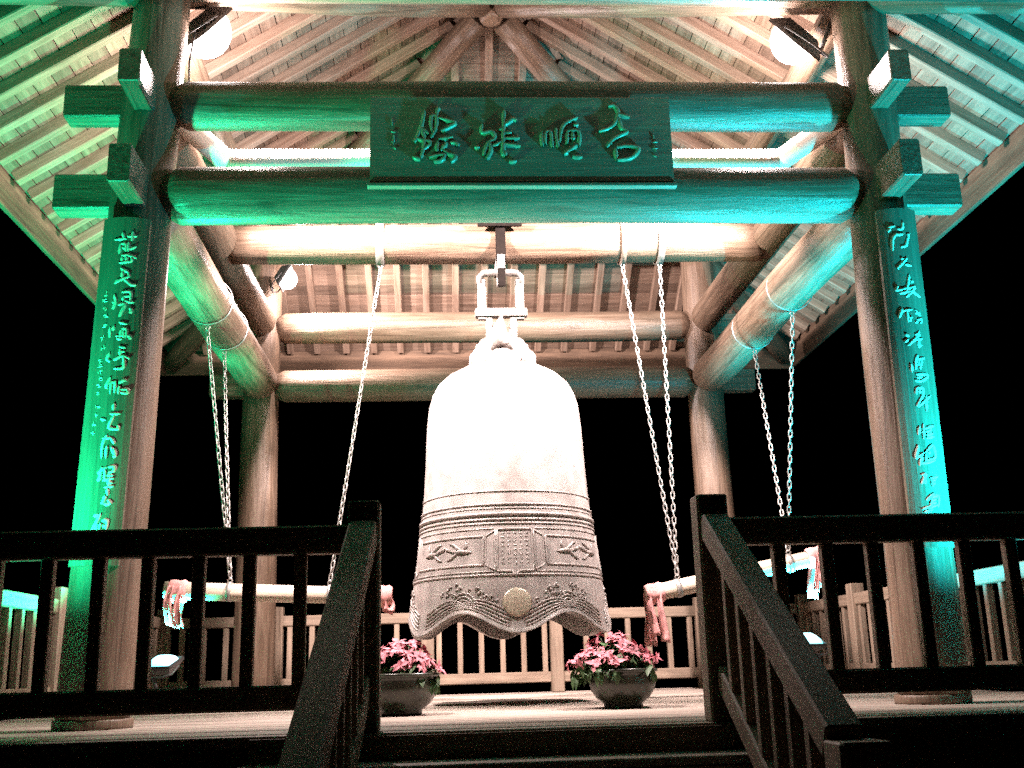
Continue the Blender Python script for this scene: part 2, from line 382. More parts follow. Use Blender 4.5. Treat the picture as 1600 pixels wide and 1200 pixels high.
tie('fl', 'bl', 4.05, 4.06, .165, .14, .23, .56, 7)
tie('fr', 'br', 4.08, 4.08, .165, .14, .23, .56, 8)
# the log that carries the bell
mm, L = frame((-2.40, 0, 4.05), (2.46, 0, 4.06))
log_mb(L, .180, .185, n=28, seg=24, wob=.014, seed=9).build('bell_beam', 'log', pav, mm)

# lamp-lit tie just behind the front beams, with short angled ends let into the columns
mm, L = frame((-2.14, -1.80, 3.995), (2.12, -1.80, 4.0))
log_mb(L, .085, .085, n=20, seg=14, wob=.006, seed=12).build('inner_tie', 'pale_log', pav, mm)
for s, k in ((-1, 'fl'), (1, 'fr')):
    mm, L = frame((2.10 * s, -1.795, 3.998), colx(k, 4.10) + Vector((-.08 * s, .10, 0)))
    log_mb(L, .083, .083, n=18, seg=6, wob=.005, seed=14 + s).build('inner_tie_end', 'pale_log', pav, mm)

# roof: plank plane z = ZA - SL * max(|x|,|y|)
ZA, SL, EAVE = 6.85, .66, 4.0
cs = math.sqrt(1 + SL * SL)
def purlin(p, q, seed):
    mm, L = frame(p, q)
    log_mb(L, .115, .115, n=20, seg=16, wob=.008, seed=seed).build('purlin', 'log', pav, mm)
for s in (-1, 1):
    purlin((-3.75, 2.5 * s, 5.005), (3.75, 2.5 * s, 5.005), 30 + s)
    purlin((2.5 * s, -3.75, 5.0), (2.5 * s, 3.75, 5.0), 40 + s)
for sx in (-1, 1):
    for sy in (-1, 1):
        a = Vector((.12 * sx, .12 * sy, ZA - SL * .12 - .30)); b = Vector((3.9 * sx, 3.9 * sy, ZA - SL * 3.9 - .22))
        mm, L = frame(a, b)
        log_mb(L, .125, .115, n=20, seg=18, wob=.010, seed=50 + sx + 2 * sy).build('hip_rafter', 'log', pav, mm)
MB().lathe([(.07, 6.36), (.10, 6.37), (.115, 6.40), (.12, 6.46), (.12, 6.74)], 24).build('ridge_boss', 'log', pav)

PITCHES = 32
for ang in range(4):
    rot = Matrix.Rotation(ang * math.pi / 2, 4, 'Z')
    # slope facing -x in its own frame
    def P(u, v, dz=0.0): return (-u, v, ZA - SL * u + dz)
    t0, t1 = .045, .16
    vs = [P(0.02, 0, t0), P(EAVE + .06, -(EAVE + .06) , t0), P(EAVE + .06, EAVE + .06, t0), P(0.02, 0, t1), P(EAVE + .06, -(EAVE + .06), t1), P(EAVE + .06, EAVE + .06, t1)]
    slope = MB().add(vs, [(0, 2, 1), (3, 4, 5), (0, 1, 4, 3), (1, 2, 5, 4), (2, 0, 3, 5)]).build('roof_slope', 'tile', pav, rot)
    stp = EAVE / PITCHES
    for k in range(PITCHES):
        u0, u1 = k * stp + .0035, (k + 1) * stp - .0035
        lift = random.uniform(0, .006)
        # mesh axes: local z along the plank (world v), so the grain follows it
        vs = []
        for dz in (lift, lift + .03):
            for u, v in ((u0, -u0 + .01), (u0, u0 - .01), (u1, u1 - .01), (u1, -u1 + .01)):
                x, y, z = P(u, v, dz)
                vs.append((x, z, y))
        mb = MB().add(vs, [(0, 1, 2, 3), (7, 6, 5, 4), (0, 4, 5, 1), (1, 5, 6, 2), (2, 6, 7, 3), (3, 7, 4, 0)])
        swap = Matrix(((1, 0, 0, 0), (0, 0, 1, 0), (0, 1, 0, 0), (0, 0, 0, 1)))
        # undo the axis swap on the object so the shape stays where it is
        o = mb.build('plank', 'roof', slope)
        o.matrix_basis = swap
    n_r = 11
    for k in range(-n_r, n_r + 1):
        v = k * .347 + random.uniform(-.012, .012)
        u0 = max(abs(v) + .02, .20)
        u1 = EAVE - .07
        if u1 - u0 < .15: continue
        a = Vector(P(u0, v, -.052)); b = Vector(P(u1, v, -.052))
        mm, L = frame(a, b)
        MB().box(-.041, .041, -.05, .05, 0, L, .008).build('rafter', 'rafter', slope, mm)
    # eave board
    a = Vector((-EAVE + .02, -EAVE - .02, ZA - SL * EAVE - .115)); b = Vector((-EAVE + .02, EAVE - .03, ZA - SL * EAVE - .115))
    mm, L = frame(a, b)
    MB().box(-.022, .022, -.17, .12, 0, L, .008).build('eave_board', 'eave', slope, mm)

# ================================================================== RAILINGS
PICK = {}
def picket_me(h):
    k = round(h, 3)
    if k not in PICK:
        PICK[k] = MB().box(-.031, .031, -.031, .031, 0, h, .006).mesh('picket', 'rail')
    return PICK[k]
def upright(mb_name, me, root, x, y, z, rz=0.0):
    o = link(mb_name, me, root, rel(Matrix.Translation((x, y, z)) @ Matrix.Rotation(rz, 4, 'Z'), root))
    return o
def bar(root, name, a, b, w, h):
    mm, L = frame(a, b)
    return MB().box(-w / 2, w / 2, -h / 2, h / 2, 0, L, .010).build(name, 'rail', root, rel(mm, root))
POST_ME = MB().box(-.075, .075, -.075, .075, 0, 1.04, .012).mesh('post', 'rail')
NEWEL_ME = MB().box(-.080, .080, -.080, .080, 0, 1.115, .012).mesh('newel', 'rail')
def railing(a, b, label, posts, pick0=None, step=.247, top=.94, th=.12):
    a, b = Vector(a), Vector(b)
    root = empty('railing', (a + b) / 2)
    tag(root, label, 'railing', 'wooden railings round the deck')
    d = (b - a).normalized(); L = (b - a).length
    bar(root, 'top_rail', a + Vector((0, 0, top - th / 2)), b + Vector((0, 0, top - th / 2)), .10, th)
    bar(root, 'bottom_rail', a + Vector((0, 0, .172)), b + Vector((0, 0, .172)), .075, .12)
    me = picket_me(top - th - .232 + .01)
    t = pick0 if pick0 is not None else step * .5
    while t < L - .06:
        if all(abs(t - q) > .11 for q in posts):
            p = a + d * t
            p = p + d * random.uniform(-.006, .006)
            upright('picket', me, root, p.x, p.y, .227, random.uniform(-.06, .06))
        t += step
    for q in posts:
        p = a + d * q
        upright('post', POST_ME, root, p.x, p.y, .0015)
    return root
RL = 3.77
rl = railing((-.98, -RL, 0), (-RL, -RL, 0), 'dark front railing to the left of the stairs', [2.79], pick0=.235, top=1.0, th=.14)
upright('newel', NEWEL_ME, rl, -.90, -RL, .0015)
rr_ = railing((.96, -RL, 0), (RL, -RL, 0), 'dark front railing to the right of the stairs', [2.81], pick0=.255, step=.243, top=1.0, th=.14)
upright('newel', NEWEL_ME, rr_, .87, -RL, .0015)
railing((-RL + .09, RL, 0), (RL - .09, RL, 0), 'long rear railing behind the bell', [1.2, 2.95, 4.46, 6.2])
railing((-RL, -RL + .09, 0), (-RL, RL, 0), 'left side railing of the deck beyond the couplet column', [1.9, 3.85, 5.7, 7.45])
railing((RL, -RL + .09, 0), (RL, RL, 0), 'right side railing of the deck beyond the couplet column', [1.9, 3.85, 5.7, 7.45])
def stair_rail(x, label, x1, y1, post_h):
    root = empty('stair_railing', (x, -5.0, -.3))
    tag(root, label, 'railing', 'sloping railings beside the stairs')
    s = .60
    y0 = -RL - .085
    zt = lambda y: .975 + s * (y + RL + .085)
    xx = lambda y: x + (x1 - x) * (y - y0) / (y1 - y0)
    bar(root, 'handrail', (x, y0, zt(y0) - .02), (x1, y1, zt(y1) - .02), .135, .13)
    bar(root, 'bottom_rail', (x, y0, zt(y0) - .76), (x1, y1, zt(y1) - .76), .075, .12)
    k = 0
    y = y0 - .21
    while y > y1 + .15:
        upright('picket', picket_me(.62), root, xx(y), y, zt(y) - .71)
        y -= .215
    o = MB().box(-.09, .09, -.09, .09, 0, post_h, .012).build('post', 'rail', root, rel(Matrix.Translation((x1 + .02, y1 - .08, -1.248)), root))
stair_rail(-.90, 'left stair railing sloping down towards the viewer', -.98, -5.80, .98)
stair_rail(.87, 'right stair railing sloping down towards the viewer', .87, -5.44, 1.262)

# ================================================================== BELL
BX, BY = .025, 0.0
bell = empty('bell', (BX, BY, 0))
tag(bell, 'huge bronze temple bell with a scalloped rim hanging in the middle of the pavilion', 'bell')
PROF = [(.845, .60), (.828, .70), (.805, .90), (.782, 1.06), (.766, 1.18), (.752, 1.31), (.735, 1.44), (.715, 1.60), (.702, 1.75), (.690, 1.95), (.682, 2.15), (.672, 2.35), (.655, 2.49), (.625, 2.60), (.575, 2.69), (.49, 2.77), (.38, 2.83), (.25, 2.87), (.10, 2.885), (.02, 2.89)]
def brad(z):
    if z <= PROF[0][1]: return PROF[0][0] + (PROF[0][1] - z) * .22
    for (r0, z0), (r1, z1) in zip(PROF, PROF[1:]):
        if z <= z1: return r0 + (r1 - r0) * (z - z0) / (z1 - z0)
    return .02
LOBE = 6
TH0 = R(-88.5)      # a lobe hangs nearly towards the viewer
def rim(th): return .615 - .078 * math.cos(LOBE * (th - TH0))
def bpt(th, z, off=0.0):
    r_ = brad(z) + off
    return Vector((r_ * math.cos(th), r_ * math.sin(th), z))
NB = 144
rows = [0, .02, .045, .08, .14, .22, .32, .45, .6, .8, 1.0]
vs, fs = [], []
levels = []
for q in range(len(rows)): levels.append(('rim', rows[q]))
zs = [1.0, 1.06, 1.12, 1.2, 1.28, 1.36, 1.44, 1.52, 1.60, 1.70, 1.85, 2.0, 2.15, 2.3, 2.42, 2.49, 2.55, 2.60, 2.65, 2.69, 2.73, 2.77, 2.80, 2.83, 2.87, 2.885, 2.89]
outer = []
for q in rows:
    ring = []
    for i in range(NB):
        th = 2 * math.pi * i / NB
        z = rim(th) + (0.93 - rim(th)) * q
        lip = .016 * math.exp(-((z - rim(th)) / .035) ** 2)
        ring.append(bpt(th, z, lip))
    outer.append(ring)
for z in zs:
    outer.append([bpt(2 * math.pi * i / NB, z) for i in range(NB)])
inner = []
for q in rows[:-1]:
    ring = []
    for i in range(NB):
        th = 2 * math.pi * i / NB
        z = rim(th) + (0.93 - rim(th)) * q
        ring.append(bpt(th, z, -.075 + .02 * q))
    inner.append(ring)
for z in (1.0, 1.4, 1.9, 2.4, 2.6, 2.7):
    inner.append([bpt(2 * math.pi * i / NB, z, -.06) for i in range(NB)])
rings = list(reversed(inner)) + outer
for ring in rings: vs += ring
for k in range(len(rings) - 1):
    for i in range(NB):
        j = (i + 1) % NB
        fs.append((k * NB + i, k * NB + j, k * NB + NB + j, k * NB + NB + i))
MB().add(vs, fs, True).build('bell_body', 'bell', bell)
def ring_at(z, r_, dz=0.0, n=120):
    return [bpt(2 * math.pi * i / n, z + dz, r_ * .15) for i in range(n)]
for z, r_ in ((1.655, .007), (1.548, .010), (1.515, .006), (1.468, .016), (1.425, .010), (1.392, .008), (.985, .009)):
    MB().tube(ring_at(z, r_), r_, 6, True).build('raised_band', 'bell', bell)
def relief(mb, pts, r_, n=6, off=0.0):
    mb.tube([bpt(th, z, off) for th, z in pts], r_, n)
def dense(pts, k=6):
    out = []
    for (a, b), (c, d) in zip(pts, pts[1:]):
        for q in range(k): out.append((a + (c - a) * q / k, b + (d - b) * q / k))
    return out + [pts[-1]]
rnd = random.Random(4)
for q in range(4):
    c = TH0 + q * math.pi / 2
    A = lambda deg: c + R(deg)
    mb = MB()   # inscription panel
    relief(mb, dense([(A(-10.5), 1.345), (A(10.5), 1.345), (A(10.5), 1.015), (A(2), 1.012), (A(0), .975), (A(-2), 1.012), (A(-10.5), 1.015), (A(-10.5), 1.345)]), .010)
    mb.build('inscription_frame', 'bell', bell)
    mb = MB()
    for cx in (-7.2, -3.6, 0, 3.6, 7.2):
        z = 1.315
        while z > 1.05:
            for _ in range(2):
                if rnd.random() < .5: relief(mb, [(A(cx - 1), z + rnd.uniform(-.01, .01)), (A(cx + 1), z + rnd.uniform(-.01, .01))], .0032, 4)
                else: relief(mb, [(A(cx + rnd.uniform(-.7, .7)), z + .011), (A(cx + rnd.uniform(-.7, .7)), z - .011)], .0032, 4)
            z -= .034
    tag(mb.build('inscription', 'bell', bell), kind='stuff')
    for s in (-1, 1):
        mb = MB()
        relief(mb, dense([(A(11.6 * s), 1.338), (A(17.5 * s), 1.292), (A(17.5 * s), 1.066), (A(11.6 * s), 1.022), (A(11.6 * s), 1.338)]), .008)
        mb.build('corner_frame', 'bell', bell)
    mb = MB()   # picture panel between two inscriptions
    relief(mb, dense([(A(19), 1.292), (A(71), 1.292), (A(71), 1.066), (A(19), 1.066), (A(19), 1.292)], 14), .010)
    relief(mb, dense([(A(12), 1.350), (A(78), 1.350)], 20), .007)
    relief(mb, dense([(A(12), 1.012), (A(78), 1.012)], 20), .007)
    mb.build('picture_frame', 'bell', bell)
    for cx, sg in ((33, 1), (57, -1)):   # flying bird relief
        mb = MB()
        def W(pts, rads):
            mb.tube([bpt(A(cx + sg * a), 1.18 + z, .004) for a, z in pts], rads, 7)
        W([(-7, -.010), (-4, -.004), (0, .002), (4, .0), (7, .014), (9, .012)], [.003, .013, .020, .016, .009, .003])
        W([(0, .0), (3, .035), (6, .065), (9, .070)], [.012, .014, .010, .003])
        W([(2, 0), (5, -.03), (8, -.055), (10, -.06)], [.011, .012, .009, .003])
        W([(-2, .01), (-3.5, .05), (-3, .085)], [.010, .008, .002])
        W([(7, .012), (11, .03), (12, .045)], [.010, .012, .004])
        mb.build('bird_relief', 'bell', bell)
for q in range(LOBE):
    c = TH0 + q * 2 * math.pi / LOBE
    # nested wave crests over each side of every lobe
    for s in (-1, 1):
        mb = MB()
        for k in range(5):
            pts = []
            for t in range(13):
                u = t / 12
                a = c + s * R(4 + u * 30)
                base = rim(a) + .035
                z = base + (.030 * (k + .2)) * math.sin(math.pi * min(1, u * .62 + .38)) + .008
                if z < .985: pts.append((a, z))
            relief(mb, pts, .0082, 6, .003)
        for k in range(4):
            pts = []
            for t in range(9):
                an = math.pi * t / 8
                rr2 = .03 + .027 * k
                pts.append((c + s * R(30) - s * math.cos(an) * rr2 / .82 * 1.0, rim(c + s * R(27)) + .055 + math.sin(an) * rr2))
            relief(mb, pts, .0075, 6, .003)
        mb.build('wave_relief', 'bell', bell)
        mb = MB()    # spray and cloud scrolls
        for _ in range(16):
            a = c + s * R(rnd.uniform(10, 28)); z = rim(a) + rnd.uniform(.14, .24)
            p = bpt(a, z, .003)
            rs = rnd.uniform(.007, .014)
            pts = [bpt(a + R(math.cos(t * .8) * rs * 60), z + math.sin(t * .8) * rs, .004) for t in range(6)]
            mb.tube(pts, .0075, 5)
        tag(mb.build('spray_relief', 'bell', bell), kind='stuff')
    if q % 3: continue
    p = bpt(c, .772, 0)
    nrm = Vector((math.cos(c), math.sin(c), .18)).normalized()
    mm, _ = frame(p - nrm * .02, p + nrm)
    MB().lathe([(.112, 0), (.113, .026), (.108, .033), (.095, .036), (.05, .042), (.0, .044)], 32, False).build('medallion', 'medal', bell, mm)
# crown: the two-headed beast that forms the hanging loop
mb = MB()
arch = [(-.22, 2.80), (-.20, 2.94), (-.13, 3.07), (0, 3.13), (.13, 3.07), (.20, 2.94), (.22, 2.80)]
mb.tube([(x, 0, z) for x, z in arch], [.10, .095, .085, .085, .085, .095, .10], 12)
mb.lathe([(.24, 2.86), (.20, 2.93), (.13, 3.0), (.06, 3.04)], 20)
mb.tube([(-.01, -.04, 3.08), (-.03, -.08, 3.20), (.0, -.05, 3.345)], [.09, .07, .008], 8)
mb.tube([(.07, .02, 3.08), (.085, 0, 3.18), (.10, .0, 3.27)], [.06, .045, .008], 7)
for s in (-1, 1):
    mb.tube([(.20 * s, 0, 2.93), (.23 * s, -.10, 2.93), (.25 * s, -.20, 2.88)], [.085, .07, .035], 9)
    mb.tube([(.17 * s, 0, 2.99), (.215 * s, .0, 3.05), (.225 * s, 0, 3.09)], [.04, .022, .006], 7)
    mb.tube([(.08 * s, -.04, 3.08), (.11 * s, -.06, 3.15), (.115 * s, -.06, 3.19)], [.035, .02, .005], 7)
    mb.tube([(.20 * s, -.05, 2.95), (.22 * s, -.16, 2.92), (.18 * s, -.22, 2.86)], [.05, .04, .03], 8)
    mb.tube([(.14 * s, .06, 3.02), (.10 * s, .14, 2.96), (.10 * s, .20, 2.86)], [.05, .04, .03], 8)
mb.build('crown', 'bell', bell)

# shackle and hook between beam and bell
hang = empty('bell_shackle', (BX, 0, 2.95))
tag(hang, 'rectangular steel shackle joining the crown of the bell to the beam hook', 'shackle')
def hp(n, mb): return mb.build(n, 'zinc', hang, rel(Matrix.Translation((BX, 0, 0)), hang))
for s in (-1, 1):
    hp('side_bar', MB().box(.155 * s - .022 if s > 0 else -.155 - .055, .155 + .055 if s > 0 else -.155 + .022, -.03, .03, 3.32, 3.70, .008))
    hp('lower_bar', MB().box(.11 * s - .03, .11 * s + .03, -.028, .028, 2.93, 3.36, .008))
hp('loop', MB().tube([(-.185, 0, 3.66), (-.185, 0, 3.73), (-.15, 0, 3.765), (0, 0, 3.775), (.15, 0, 3.765), (.185, 0, 3.73), (.185, 0, 3.66)], .034, 10))
hp('cross_plate', MB().box(-.235, .235, -.05, .05, 3.345, 3.415, .01))
hook = empty('beam_hook', (BX, -.2, 3.7))
tag(hook, 'dark steel T-shaped hanger over the bell beam', 'hanger')
def hk(n, mb, mt='steel'): return mb.build(n, mt, hook, rel(Matrix.Translation((BX, 0, 0)), hook))
hk('saddle_plate', MB().box(-.09, .09, -.235, .235, 4.252, 4.30, .006))
hk('front_flange', MB().box(-.205, .195, -.252, -.224, 4.125, 4.20, .006))
hk('front_strap', MB().box(-.045, .045, -.222, -.194, 3.80, 4.25, .006))
hk('rear_strap', MB().box(-.045, .045, .198, .222, 3.80, 4.247, .006))
hk('yoke', MB().box(-.043, .043, -.193, .193, 3.803, 3.862, .006), 'zinc')
hk('link', MB().box(-.034, .034, -.235, -.05, 3.70, 3.86, .008), 'zinc')
hk('link_tail', MB().box(-.03, .03, -.055, .04, 3.64, 3.80, .008), 'zinc')
hk('latch', MB().box(-.034, .034, -.262, -.236, 3.55, 3.72, .006))

# ================================================================== LETTERED BOARDS
def smooth_line(p, k=4):
    P = [Vector(q) for q in p]
    if len(P) < 3:
        return [P[0].lerp(P[-1], t / k) for t in range(k + 1)]
    out = []
    for i in range(len(P) - 1):
        p0 = P[max(i - 1, 0)]; p1 = P[i]; p2 = P[i + 1]; p3 = P[min(i + 2, len(P) - 1)]
        for q in range(k):
            t = q / k
            out.append(.5 * ((2 * p1) + (p2 - p0) * t + (2 * p0 - 5 * p1 + 4 * p2 - p3) * t * t + (3 * p1 - p0 - 3 * p2 + p3) * t ** 3))
    return out + [P[-1]]
def brush(mb, flat, w, surf, hgt):
    pts = [(flat[i] / 1000, flat[i + 1] / 1000) for i in range(0, len(flat), 2)]
    ln = smooth_line(pts)
    K = len(ln)
    vs = []
    for k in range(K):
        t = ln[min(k + 1, K - 1)] - ln[max(k - 1, 0)]
        t = t.normalized() if t.length > 1e-6 else Vector((1, 0))
        nn = Vector((-t.y, t.x))
        u = k / (K - 1)
        ww = w * (.55 + .55 * math.sin(math.pi * (.18 + .72 * u))) * (1 if 0 < k < K - 1 else .55)
        for a, hh in ((-1, 0), (-.62, .8), (0, 1), (.62, .8), (1, 0)):
            q = ln[k] + nn * (a * ww * .5)
            vs.append(surf(q.x, q.y, hgt * hh - .001))
    fs = []
    for k in range(K - 1):
        for i in range(4):
            fs.append((k * 5 + i, k * 5 + i + 1, k * 5 + 6 + i, k * 5 + 5 + i))
    mb.add(vs, fs, True)

# plaque over the entrance, hung on the two front beams
plq = empty('name_plaque', (.042, -2.78, 3.667))
tag(plq, 'wide carved name plaque with four cursive characters fixed across the front beams', 'plaque')
MB().box(-.315, .315, -.025, .025, -1.0, 1.0, .012).build('board', 'board', plq, Matrix(((0, 0, 1, 0), (0, 1, 0, .025), (-1, 0, 0, 0), (0, 0, 0, 1))))
MB().box(-.012, .012, -.03, .03, -1.015, 1.015, .004).build('bottom_moulding', 'board', plq, Matrix(((0, 0, 1, 0), (0, 1, 0, .018), (-1, 0, 0, -.328), (0, 0, 0, 1))))
for i, ch in enumerate(PLAQUE_CHARS):
    mb = MB()
    for st in ch: brush(mb, st, .034 if 0 < i < 5 else .014, lambda x, z, h: (x, -h, z), .024 if 0 < i < 5 else .008)
    o = mb.build('character' if 0 < i < 5 else 'signature_column', 'plaque_paint', plq)
    if not 0 < i < 5: tag(o, kind='stuff')

def couplet(kc, side, w, label, chars, small):
    z0, z1 = .93, 3.135 if side < 0 else 3.185
    p0, p1 = colx(kc, z0), colx(kc, z1)
    xo = .0 if side < 0 else .02
    root = empty('couplet_board', (p0.x, p0.y, 0))
    tag(root, label, 'couplet board', 'couplet boards on the front columns')
    half = w / 2
    def axis(z): return colx(kc, z) - Vector((p0.x, p0.y, 0))
    def surf(x, z, h):
        c = axis(z)
        d = -.245 - .012 + .045 * (x / half) ** 2     # gently bowed front face
        nx = -(-.09 * x / half ** 2) * .0
        return (c.x + xo * 0 + x + side * .02, c.y + d - h, z)
    n = 8
    vs, fs = [], []
    for z in (z0, z1):
        for dpt in (0, -.032):
            for i in range(n + 1):
                vs.append(surf(-half + w * i / n, z, dpt))
    q = n + 1
    for i in range(n):
        fs.append((i, i + 1, 2 * q + i + 1, 2 * q + i))                    # front
        fs.append((q + i + 1, q + i, 3 * q + i, 3 * q + i + 1))            # back
        fs.append((2 * q + i, 2 * q + i + 1, 3 * q + i + 1, 3 * q + i))    # top
        fs.append((i + 1, i, q + i, q + i + 1))                            # bottom
    fs.append((0, 2 * q, 3 * q, q)); fs.append((n, q + n, 3 * q + n, 2 * q + n))
    MB().add(vs, fs, False).build('board', 'board', root)
    for ch in chars:
        mb = MB()
        for st in ch: brush(mb, st, .022, surf, .006)
        mb.build('character', 'paint', root)
    if small:
        mb = MB()
        for ch in small:
            for st in ch: brush(mb, st, .008, surf, .004)
        tag(mb.build('signature_column', 'paint', root), kind='stuff')
    MB().box(-.03, .03, -.005, .19, 1.4, 1.46).build('bracket', 'steel', root, Matrix.Translation(axis(1.4) + Vector((0, -.215, 0)) + Vector((0, 0, 0))))
couplet('fl', -1, .29, 'tall couplet board on the left front column lit bright green', LEFT_CHARS, LEFT_SMALL)
couplet('fr', 1, .265, 'tall couplet board on the right front column lit blue green', RIGHT_CHARS, [])

# ================================================================== STRIKING LOGS AND THEIR CHAINS
def mallet(a, b, r_, label, seed):
    a, b = Vector(a), Vector(b)
    root = empty('striking_log', a.lerp(b, .5))
    tag(root, label, 'striking log', 'suspended striking logs')
    mm, L = frame(a, b)
    log_mb(L, r_, r_ * .96, n=20, seg=12, wob=.006, seed=seed).build('log', 'mallet', root, rel(mm, root))
    return root
def band(p, axis_dir, r_, root, name='strap', mat='zinc', t=.008, w=.03):
    mm, _ = frame(Vector(p) - axis_dir * w / 2, Vector(p) + axis_dir)
    MB().lathe([(r_ + .001, 0), (r_ + t, 0), (r_ + t, w), (r_ + .001, w)], 22, False).build(name, mat, root, rel(mm, root))
def cloth(p, root, seed, n_strip, length, axis_dir, r_, mat='red'):
    """a cloth tied round the end of the log with loose tails"""
    rn = random.Random(seed)
    mm, _ = frame(Vector(p) - axis_dir * .06, Vector(p) + axis_dir)
    prof = [(r_ + .003, -.005), (r_ + .016, .005), (r_ + .020, .05), (r_ + .013, .09), (r_ + .022, .12), (r_ + .004, .15)]
    wrap = MB().lathe(prof, 20, False, wob=.010, seed=seed)
    wrap = wrap.build('cloth_wrap', mat, root, rel(mm, root))
    for k in range(n_strip):
        mb = MB()
        base = Vector(p) + axis_dir * rn.uniform(-.05, .06) + Vector((0, (-1 if k % 2 == 0 else 1) * r_ * .9, 0))
        w = rn.uniform(.05, .085)
        N = 12
        ln = length * rn.uniform(.7, 1.05)
        vs = []
        p1, p2 = rn.uniform(0, 6), rn.uniform(0, 6)
        for q in range(N + 1):
            u = q / N
            for t in range(5):
                s = t / 4 - .5
                ww = w * (.55 + .6 * u)
                yy = .022 * math.sin(s * 7 + p1 + u * 2) + .02 * math.sin(u * 5 + p2) * u
                vs.append(base + axis_dir * (s * ww + .02 * math.sin(u * 4 + p2)) + Vector((0, yy, -ln * u - (.03 * s if q == N else 0) + r_ * .5)))
        fs = [(q * 5 + t, q * 5 + t + 1, q * 5 + 6 + t, q * 5 + 5 + t) for q in range(N) for t in range(4)]
        o = mb.add(vs, fs, True).build('cloth_tail', mat, wrap, rel(mm, root).inverted() @ Matrix.Translation(-Vector(root.location)))
        sd = o.modifiers.new('thick', 'SOLIDIFY'); sd.thickness = .004
ma, mbp = Vector((-2.83, 0, .985)), Vector((-.98, 0, .895))
dl = (mbp - ma).normalized()
mal = mallet(ma, mbp, .072, 'pale striking log hung left of the bell with red cloth at its ends', 61)
cloth(ma + dl * .10, mal, 1, 3, .34, dl, .072)
cloth(mbp - dl * .06, mal, 2, 2, .22, dl, .072)
mc, md = Vector((1.20, 0, .85)), Vector((2.80, 0, 1.155))
dr = (md - mc).normalized()
mar = mallet(mc, md, .072, 'pale striking log hung right of the bell, tilted up, with red cloth at its ends', 62)
cloth(mc + dr * .06, mar, 3, 4, .46, dr, .072)
cloth(md - dr * .12, mar, 4, 3, .38, dr, .072)

ln_pts = []
lr, ls = .0145, .019
for k in range(12):
    a = 2 * math.pi * k / 12
    ln_pts.append((lr * math.cos(a), 0, lr * math.sin(a) + (ls if math.sin(a) > 1e-6 else -ls if math.sin(a) < -1e-6 else 0)))
LINK_ME = MB().tube(ln_pts, .0056, 6, True).mesh('link', 'zinc')
PITCH_L = 2 * (lr + ls) - .012
def chain(a, b, label, sag=0.0):
    a, b = Vector(a), Vector(b)
    root = empty('chain', b)
    tag(root, label, 'chain', 'chains holding the striking logs')
    d = b - a
    n = max(2, int(round(d.length / PITCH_L)))
    rn = random.Random(int(a.x * 100))
    for k in range(n):
        t = (k + .5) / n
        p = a + d * t + Vector((0, 0, -sag * 4 * t * (1 - t)))
        mm, _ = frame(p, p + d)
        mm = mm @ Matrix.Rotation((math.pi / 2) * (k % 2) + rn.uniform(-.25, .25) + .5, 4, 'Z')
        link('link', LINK_ME, root, rel(mm, root))
    return root
XD, YD = Vector((1, 0, 0)), Vector((0, 1, 0))
def top_strap(p, axis_dir, r_, label, mat, w):
    root = empty('beam_strap', p)
    tag(root, label, 'strap', 'straps round the beams')
    band(p, axis_dir, r_, root, 'loop', mat, .012 if w > .02 else .007, w)
    o = MB().tube([(0, 0, -r_ - .005), (.018, 0, -r_ - .03), (0, 0, -r_ - .055), (-.018, 0, -r_ - .03)], .006, 6, True).build('shackle', 'zinc', root, Matrix.Identity(4))
    return root
zb = 4.055
top_strap((-1.06, 0, zb), XD, .190, 'pale wrapped strap on the bell beam left of the hanger', 'zinc', .075)
top_strap((1.155, 0, zb), XD, .192, 'dark rope loop round the bell beam right of the hanger', 'rope', .05)
top_strap((1.50, 0, zb), XD, .192, 'pale strap round the bell beam near its right end', 'zinc', .06)
SBL, SBR = colx('fl', 3.37).x, colx('fr', 3.41).x
top_strap((-2.49, -.40, 3.373), YD, .2025, 'thin steel loop on the left side beam, nearer of the two', 'zinc', .018)
top_strap((-2.50, .36, 3.376), YD, .2025, 'thin steel loop on the left side beam, farther of the two', 'zinc', .018)
top_strap((2.51, -.55, 3.408), YD, .2025, 'thin steel loop on the right side beam, nearer of the two', 'zinc', .018)
top_strap((2.50, .60, 3.404), YD, .2025, 'thin steel loop on the right side beam, farther of the two', 'zinc', .018)
def eye(root, p):
    MB().tube([(0, 0, .07), (.02, 0, .095), (0, 0, .12), (-.02, 0, .095)], .007, 6, True).build('eye_bolt', 'zinc', root, rel(Matrix.Translation(p), root))
def on_log(a, d, x): 
    t = (x - a.x) / d.x
    return a + d * t
e1, e2 = on_log(ma, dl, -2.30), on_log(ma, dl, -1.47)
e3, e4 = on_log(mc, dr, 1.475), on_log(mc, dr, 2.46)
for r0_, e in ((mal, e1), (mal, e2), (mar, e3), (mar, e4)):
    eye(r0_, e); band(e, dl if r0_ is mal else dr, .073, r0_, 'clamp', 'zinc', .008, .04)
up1 = Vector((0, 0, .11))
chain((-2.49, -.40, 3.373 - .26), e1 + up1, 'front chain of the pair from the left side beam')
chain((-2.50, .36, 3.376 - .26), e1 + up1, 'rear chain of the pair from the left side beam')
chain((-1.06, 0, zb - .24), e2 + up1, 'chain slanting from the bell beam to the left striking log')
chain((1.155, 0, zb - .24), e3 + up1, 'slanting chain from the rope loop to the right striking log')
chain((1.50, 0, zb - .24), e3 + up1, 'upright chain from the bell beam to the right striking log')
chain((2.51, -.55, 3.408 - .26), e4 + up1, 'upright looking chain of the pair from the right side beam')
chain((2.50, .60, 3.404 - .26), e4 + up1, 'slanting chain of the pair from the right side beam')

